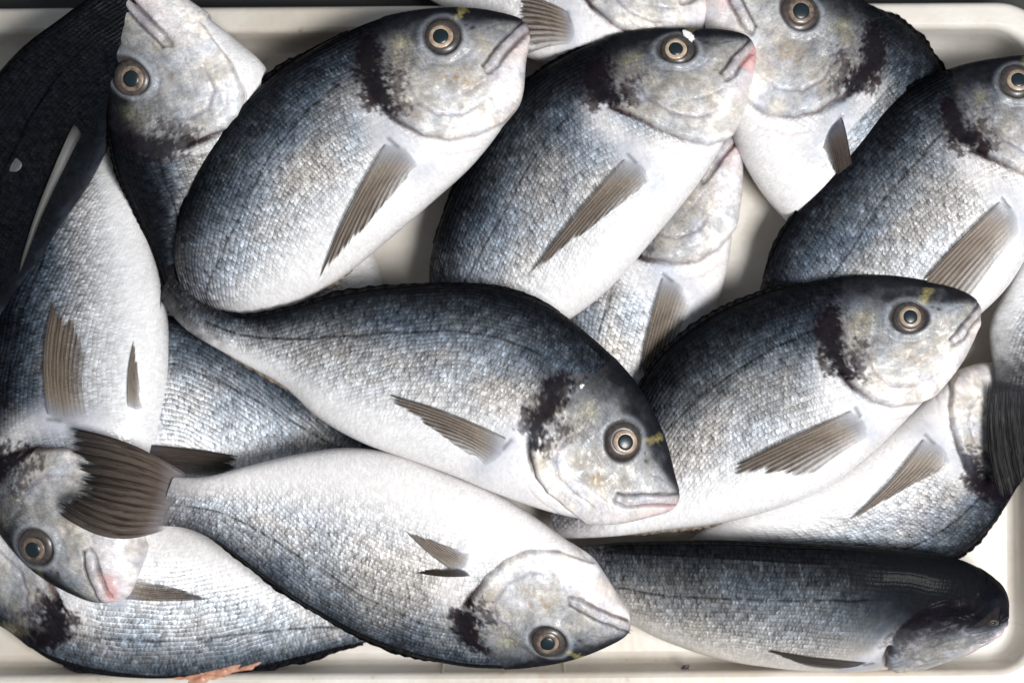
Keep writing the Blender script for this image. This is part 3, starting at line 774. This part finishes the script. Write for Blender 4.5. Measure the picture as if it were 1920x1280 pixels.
# upper right, head pointing up-left
f = fish('upper_right', 'sea bream with gaping mouth, head at the top edge, dark back to the right', (1340, -55),
     [((1400, -85), (1318, 0)), ((1515, -52), (1340, 110)), ((1615, 2), (1368, 240)), ((1700, 52), (1418, 345)), ((1762, 125), (1485, 425)), ((1795, 225), (1560, 490)), ((1795, 335), (1640, 515)), ((1780, 420), (1700, 520)), ((1775, 480), (1735, 535))],
     [120, 95, 70, 60], lm={'S': (1335, -50), 'E': (1490, 35), 'M': (1402, 66), 'T': (1635, 78), 'G': (1562, 195), 'K': (1420, 222)}, mirror=True, tone=.02, gold=.75, pink=.5, head_dark=-.03, seed=44, eye={'dark': True}, fb=[((1562, 228), (1525, 285))])
fin_on(f, 'pectoral_fin', (1562, 228), (1525, 285), (1590, 400), trail=.6, mat=FIN_D)
# far right, tail hanging down
f = fish('right_edge', 'grey sea bream at the right edge showing only its rear and black hanging tail', (2150, 150),
     [((2190, 250), (2060, 200)), ((2180, 380), (1990, 330)), ((2120, 480), (1940, 440)), ((2050, 560), (1892, 535)), ((2000, 630), (1857, 610)), ((1975, 700), (1862, 690)), ((1965, 755), (1864, 750))],
     [80, 80, 100, 150], tone=.22, tail_dark=.95, seed=52, eye=False, anal=False)
tail_fin(f, (1970, 742), (1860, 738), (2040, 950), (1868, 948), (1935, 905), 150, 172, mat=FIN_K, eV=(-14, 0))
# under the right-centre fish, belly to the upper left
f = fish('lower_right', 'pale sea bream with dark back against the right crate wall, above the back-up fish', (1925, 690),
     [((1950, 735), (1860, 684)), ((1938, 845), (1778, 712)), ((1908, 915), (1692, 780)), ((1862, 985), (1600, 850)), ((1795, 1045), (1520, 900)), ((1690, 1085), (1440, 930)), ((1570, 1100), (1370, 960)), ((1450, 1100), (1320, 990)), ((1350, 1080), (1290, 1015)), ((1290, 1070), (1260, 1040))],
     [70, 78, 70, 60], lm={'S': (1930, 700), 'E': (1925, 790), 'M': (1870, 760), 'T': (1870, 925), 'G': (1785, 840), 'K': (1775, 715)}, mirror=True, tone=-.05, gold=1.0, pink=.3, seed=61, eye=False, roll=-6, fb=[((1722, 812), (1768, 860))])
fin_on(f, 'pectoral_fin', (1722, 812), (1768, 860), (1568, 978), trail=.6, mat=FIN_P, bend=-6)
# fish under the centre fish and the left one
f = fish('under_centre', 'grey sea bream wedged under the central fish, head covered by the upright white-bellied one', (20, 800),
     [((60, 740), (50, 870)), ((130, 660), (130, 930)), ((230, 600), (230, 960)), ((350, 590), (340, 965)), ((460, 640), (440, 955)), ((570, 720), (550, 935)), ((660, 795), (640, 915)), ((740, 845), (730, 905)), ((800, 865), (795, 905))],
     [62, 62, 60, 55], lm={'S': (20, 800), 'E': (130, 740), 'M': (100, 850), 'T': (245, 700), 'G': (255, 835), 'K': (160, 930)}, mirror=True, tone=-.15, seed=72, eye=False, anal=False, dorsal=False, fb=[((285, 828), (280, 884))])
fin_on(f, 'pectoral_fin', (285, 828), (280, 884), (462, 852), tipR=(440, 890), mat=FIN_D)
# bottom left, head out of frame
f = fish('bottom_left', 'silver sea bream along the bottom left with a torn orange wound on its back', (-185, 1066),
     [((-170, 1110), (-150, 1010)), ((-95, 1150), (-60, 960)), ((0, 1172), (40, 950)), ((100, 1238), (150, 950)), ((210, 1268), (250, 965)), ((330, 1276), (350, 985)), ((450, 1262), (450, 1020)), ((560, 1236), (550, 1070)), ((650, 1212), (640, 1120)), ((730, 1196), (720, 1140)), ((800, 1190), (795, 1150))],
     [62, 62, 55, 45], lm={'S': (-185, 1066), 'E': (-54, 1150), 'M': (-100, 1040), 'T': (95, 1195), 'G': (118, 1105), 'K': (34, 988)}, tone=-.22, gold=.6, seed=83, eye=False, anal=False, finh=16, blot=1.0, fb=[((238, 1112), (262, 1068))])
fin_on(f, 'pectoral_fin', (238, 1112), (262, 1068), (408, 1114), trail=.75, mat=FIN)
bl = f
# far left black back
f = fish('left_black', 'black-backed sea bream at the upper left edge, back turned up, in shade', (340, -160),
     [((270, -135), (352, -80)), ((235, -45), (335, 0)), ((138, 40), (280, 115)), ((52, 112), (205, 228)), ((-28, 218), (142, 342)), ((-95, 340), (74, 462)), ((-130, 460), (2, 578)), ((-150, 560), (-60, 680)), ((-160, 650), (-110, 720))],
     [150, 175, 185, 170], tone=1.5, roll=48, seed=91, dorsal=False, eye=False, anal=False)  # tone blackens the skin for its dark back and the deep shade
fin_on(f, 'pectoral_fin', (150, 228), (160, 246), (28, 512), trail=.9, tipR=(32, 512), mat=FIN_G, arch=6, label='pale narrow fin catching the light on the black flank', lift=6)
lb = f
# left fish standing upright, snout down
f = fish('left', 'upright sea bream at the left with white belly and snout pointing down', (208, 1128),
     [((150, 1120), (250, 1106)), ((58, 1066), (272, 1010)), ((-12, 980), (288, 880)), ((-60, 860), (312, 770)), ((-70, 730), (321, 680)), ((-50, 600), (308, 560)), ((-10, 500), (282, 460)), ((40, 400), (250, 370)), ((100, 320), (215, 310)), ((130, 270), (190, 255)), ((150, 230), (185, 215))],
     [128, 115, 85, 50], lm={'S': (208, 1124), 'E': (80, 1018), 'M': (178, 1028)}, mirror=True, tone=.30, gold=.25, pink=.75, seed=102, roll=-2, eye={'dark': True, 'lookx': 3, 'looky': 3}, dorsal=False, anal=False, head_dark=-.08, fb=[((112, 782), (188, 790))])  # raised tone paints the black-backed fish's shadow into this dorsal side
fin_on(f, 'pectoral_fin', (112, 782), (188, 790), (118, 558), tipR=(186, 640), mat=FIN, bend=12, rag=.12, label='wide brown pectoral fin with split pale rays')
fin_on(f, 'pelvic_fin', (255, 765), (282, 765), (266, 632), trail=.7, mat=FIN_P, arch=3)
lf = f
# top-left head pointing up
f = fish('upper_left', 'sea bream in the upper left corner with its head pointing up past the frame', (205, -45),
     [((188, -8), (268, -55)), ((190, 70), (372, 20)), ((196, 150), (442, 75)), ((205, 240), (505, 140)), ((226, 330), (515, 260)), ((262, 410), (480, 380)), ((292, 480), (430, 470)), ((303, 550), (390, 540)), ((305, 620), (350, 610))],
     [200, 170, 110, 70], lm={'S': (208, -35), 'E': (256, 153), 'M': (322, 92), 'T': (252, 272), 'G': (392, 268), 'K': (468, 185)}, tone=.2, gold=.35, pink=.1, seed=113, eye={'dark': True, 'r': 30}, dorsal=True, anal=False, blot=.9, head_dark=-.02)
# right fish cut by the frame
f = fish('right', 'large sea bream at the upper right, snout past the frame, dark line on pale flank', (2050, 130),
     [((2020, 102), (2052, 190)), ((1925, 102), (2010, 300)), ((1800, 124), (1948, 432)), ((1700, 172), (1885, 540)), ((1600, 262), (1800, 618)), ((1520, 365), (1720, 665)), ((1460, 450), (1620, 700)), ((1425, 540), (1540, 720)), ((1410, 620), (1480, 710)), ((1410, 680), (1460, 720))],
     [170, 150, 120, 90], lm={'S': (2050, 130), 'E': (1893, 160), 'M': (1975, 215), 'T': (1765, 215), 'G': (1832, 302), 'K': (1985, 345)}, tone=.0, gold=.45, seed=124, eye={'r': 33}, fb=[((1856, 378), (1898, 430))])
fin_on(f, 'pectoral_fin', (1856, 378), (1898, 430), (1700, 540), tipR=(1790, 575), mat=FIN_P)
# bottom right, back up
f = fish('bottom_right', 'dark sea bream along the bottom right resting on its belly with its back turned up', (1888, 1148),
     [((1876, 1095), (1866, 1190)), ((1800, 1046), (1760, 1240)), ((1700, 1026), (1650, 1257)), ((1580, 1014), (1540, 1260)), ((1450, 1008), (1430, 1252)), ((1330, 1005), (1330, 1232)), ((1230, 1008), (1240, 1200)), ((1150, 1012), (1165, 1165)), ((1080, 1022), (1090, 1150)), ((1020, 1050), (1040, 1150))],
     [128, 130, 120, 100], lm={'S': (1888, 1160), 'E': (1846, 1156), 'M': (1822, 1200), 'T': (1735, 1125), 'G': (1655, 1225), 'K': (1710, 1262)}, tone=.36, contrast=.62, roll=34, thick=.5, gold=.0, seed=135, orb=0.0, nape=.35, eye={'dark': True, 'r': 13, 'squash': .55}, warm=.8, anal=False, blot=.55, finh=8, head_dark=.66, fb=[((1632, 1238), (1585, 1252))])
fin_on(f, 'pectoral_fin', (1632, 1238), (1585, 1252), (1418, 1208), tipR=(1500, 1243), mat=FIN_D, bend=-4)
tail_fin(f, (1050, 1098), (1075, 1150), (1010, 1180), (1200, 1190), (1120, 1215), 95, 70, mat=FIN_K)
# right centre
f = fish('right_centre', 'blue-grey sea bream right of centre with its whole head and closed snout pointing right', (1838, 583),
     [((1820, 554), (1828, 622)), ((1750, 525), (1788, 690)), ((1650, 515), (1728, 755)), ((1540, 524), (1640, 842)), ((1430, 552), (1545, 915)), ((1330, 597), (1450, 955)), ((1240, 668), (1350, 980)), ((1180, 760), (1250, 992)), ((1120, 860), (1170, 1003)), ((1070, 930), (1100, 1008)), ((1030, 965), (1045, 1008))],
     [205, 190, 150, 110], lm={'S': (1836, 580), 'E': (1693, 598), 'M': (1776, 640), 'T': (1543, 592), 'G': (1585, 722), 'K': (1715, 757)}, tone=.06, gold=.7, pink=.1, seed=146, fb=[((1590, 762), (1622, 812))])
fin_on(f, 'pectoral_fin', (1590, 762), (1622, 812), (1338, 882), tipR=(1505, 890), mat=FIN, rag=.1)
# upper centre right
f = fish('upper_centre', 'sea bream top centre with reddish lips and a white foam crumb stuck by its eye', (1414, 88),
     [((1388, 62), (1414, 130)), ((1298, 53), (1380, 225)), ((1180, 60), (1312, 340)), ((1075, 98), (1228, 445)), ((975, 165), (1152, 532)), ((895, 275), (1078, 592)), ((840, 380), (990, 640)), ((808, 480), (910, 675)), ((806, 560), (865, 685)), ((815, 620), (850, 690))],
     [180, 165, 130, 95], lm={'S': (1412, 88), 'E': (1266, 100), 'M': (1353, 150), 'T': (1112, 138), 'G': (1170, 220), 'K': (1325, 279)}, tone=.07, gold=.6, pink=1.0, seed=157, fb=[((1172, 298), (1218, 345))])
fin_on(f, 'pectoral_fin', (1172, 298), (1218, 345), (982, 528), trail=.5, mat=FIN)
uc = f
# upper centre left
f = fish('upper_centre_left', 'large sea bream with bright yellow bar above its eye, snout pointing to the top centre', (993, 62),
     [((968, 32), (986, 112)), ((860, 14), (962, 205)), ((740, 28), (895, 300)), ((620, 76), (815, 375)), ((500, 153), (732, 447)), ((405, 262), (648, 515)), ((345, 385), (560, 568)), ((328, 480), (478, 598)), ((345, 560), (435, 618)), ((370, 600), (415, 628))],
     [205, 195, 165, 75], lm=dict(CAN), tone=.0, gold=1.0, pink=.15, seed=168, fb=[((733, 268), (790, 318))])
fin_on(f, 'pectoral_fin', (733, 268), (790, 318), (598, 532), trail=.5, mat=FIN, bend=6)
# bottom centre, belly up
f = fish('bottom_centre', 'white-bellied sea bream at the bottom centre, belly up, with frayed brown tail', (1182, 1166),
     [((1168, 1196), (1168, 1128)), ((1090, 1234), (1100, 1045)), ((1010, 1253), (1028, 985)), ((900, 1257), (930, 922)), ((790, 1240), (830, 880)), ((680, 1202), (740, 848)), ((580, 1147), (650, 838)), ((490, 1084), (560, 850)), ((410, 1022), (470, 872)), ((350, 992), (390, 892)), ((290, 986), (325, 893))],
     [215, 195, 190, 226], lm={'S': (1180, 1170), 'E': (1028, 1197), 'M': (1068, 1118), 'T': (890, 1200), 'G': (886, 1108), 'K': (990, 1020)}, mirror=True, tone=-.30, gold=.9, pink=.05, seed=179, roll=-14, eye={'dark': True, 'r': 33}, anal=False, head_dark=-.12, fb=[((852, 1040), (872, 1020))])
tail_fin(f, (288, 988), (330, 890), (92, 952), (122, 797), (150, 912), 226, 238, eD=(0, 34), eV=(8, -14), label='frayed brown forked tail fin')
fin_on(f, 'pectoral_fin', (860, 1064), (884, 1026), (763, 982), trail=.6, mat=FIN_P, arch=4)
fin_on(f, 'pectoral_fin', (888, 1068), (850, 1048), (780, 1062), trail=.8, mat=FIN_D, arch=4, label='dark curled edge of the pectoral fin')
bc = f
# centre, on top of all
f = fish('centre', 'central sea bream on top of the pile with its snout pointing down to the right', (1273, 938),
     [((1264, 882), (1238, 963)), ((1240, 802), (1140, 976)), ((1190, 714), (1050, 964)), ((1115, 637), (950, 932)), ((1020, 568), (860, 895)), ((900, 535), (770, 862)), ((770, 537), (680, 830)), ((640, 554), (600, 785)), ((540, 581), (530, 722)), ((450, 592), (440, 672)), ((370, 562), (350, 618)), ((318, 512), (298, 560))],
     [255, 245, 215, 120], lm={'S': (1272, 938), 'E': (1164, 823), 'M': (1152, 930), 'T': (1052, 715), 'G': (994, 852), 'K': (1060, 950)}, tone=-.02, gold=.85, pink=.4, seed=190, tail_dark=.9, tail_from=.80, finh=11, fb=[((958, 820), (912, 872))])  # tail_dark paints the shadow of the fish above into the tail end
fin_on(f, 'pectoral_fin', (958, 820), (912, 872), (713, 731), trail=.55, mat=FIN, bend=8)
tail_fin(f, (322, 506), (292, 562), (285, 390), (215, 480), (262, 450), 118, 60, mat=FIN_K)

# ------------------------------------------------------------------ small loose things
def blob(name, x, y, fish_, r, mat, label, cat, flat=.5, seed=1, z=None, elong=1.0, ang=0.0, wild=1.0):
    if fish_ is not None: zz, nr, zc = surf(fish_, x, y); zz = zz[0]; zc = zc[0]
    else: zz = z; zc = z
    f_ = (HC - zc) / HC; rr = np.random.RandomState(seed); n, m = 14, 48; V = []
    ph = rr.rand(6) * 6.28
    for i in range(n):
        a = math.pi * i / (n - 1)
        for j in range(m):
            b = 2 * math.pi * j / m
            k = 1 + wild * (.18 * math.sin(2 * b + ph[0]) + .12 * math.sin(3 * b + ph[1] + 2 * a) + .10 * math.sin(5 * b + ph[2]) + .06 * math.sin(9 * b + ph[3] + 5 * a))
            lx, ly = r * k * math.sin(a) * math.cos(b) * elong, r * k * math.sin(a) * math.sin(b)
            V.append(((lx * math.cos(ang) - ly * math.sin(ang)) * U, (lx * math.sin(ang) + ly * math.cos(ang)) * U, (r * flat * math.cos(a) * k) * U))
    o = mesh_obj(name, V, grid_quads(n, m, False, True), mat)
    o.location = ((x - 960) * f_ * U, (640 - y) * f_ * U, (zz + r * flat * .5) * U)
    if label: tag(o, label, cat)
    return o
blob('foam_crumb', 1288, 78, uc, 10, FOAM, 'small white foam crumb stuck beside the eye of the top centre fish', 'foam crumb', .35, 3, elong=1.5, ang=-.5)
blob('water_drop', 1088, 722, f, 4, FOAM, 'tiny white drop on the shoulder of the central fish', 'drop', .6, 4)
blob('fish_scale', 45, 316, lb, 13, SCALE_M, 'single round loose scale stuck on the black-backed fish', 'fish scale', .12, 5, wild=.25)
def wound(x, y, r, el, ang, lab, sd, mat=FLESH, fl=.16):
    o = blob('torn_flesh', x, y, bl, r, mat, None, None, fl, sd, elong=el, ang=ang, wild=1.25)
    loc = o.location.copy(); o.parent = bl.root; o.location = loc - bl.root.location
    if lab: o['label'] = lab
wound(383, 1262, 25, 2.0, .04, 'orange flap of torn flesh', 8)
wound(352, 1266, 17, 1.6, -.3, 'orange flap of torn flesh', 9)
wound(425, 1250, 12, 2.6, .15, 'pale flap of torn flesh', 21)
wound(470, 1244, 8, 2.2, .3, 'pale flap of torn flesh', 22)

FLECK = simple('dark_fleck', (.015, .012, .012), .6, .1)
blob('dark_fleck', 1738, 1236, None, 7, FLECK, 'dark sliver on the tray under the chin of the bottom right fish', 'fleck', .25, 31, z=3, elong=3.6, ang=.14)
blob('dark_fleck', 1285, 1251, None, 5, FLECK, 'tiny dark speck on the near edge of the tray below the bottom right fish', 'fleck', .3, 32, z=60, elong=1.6)
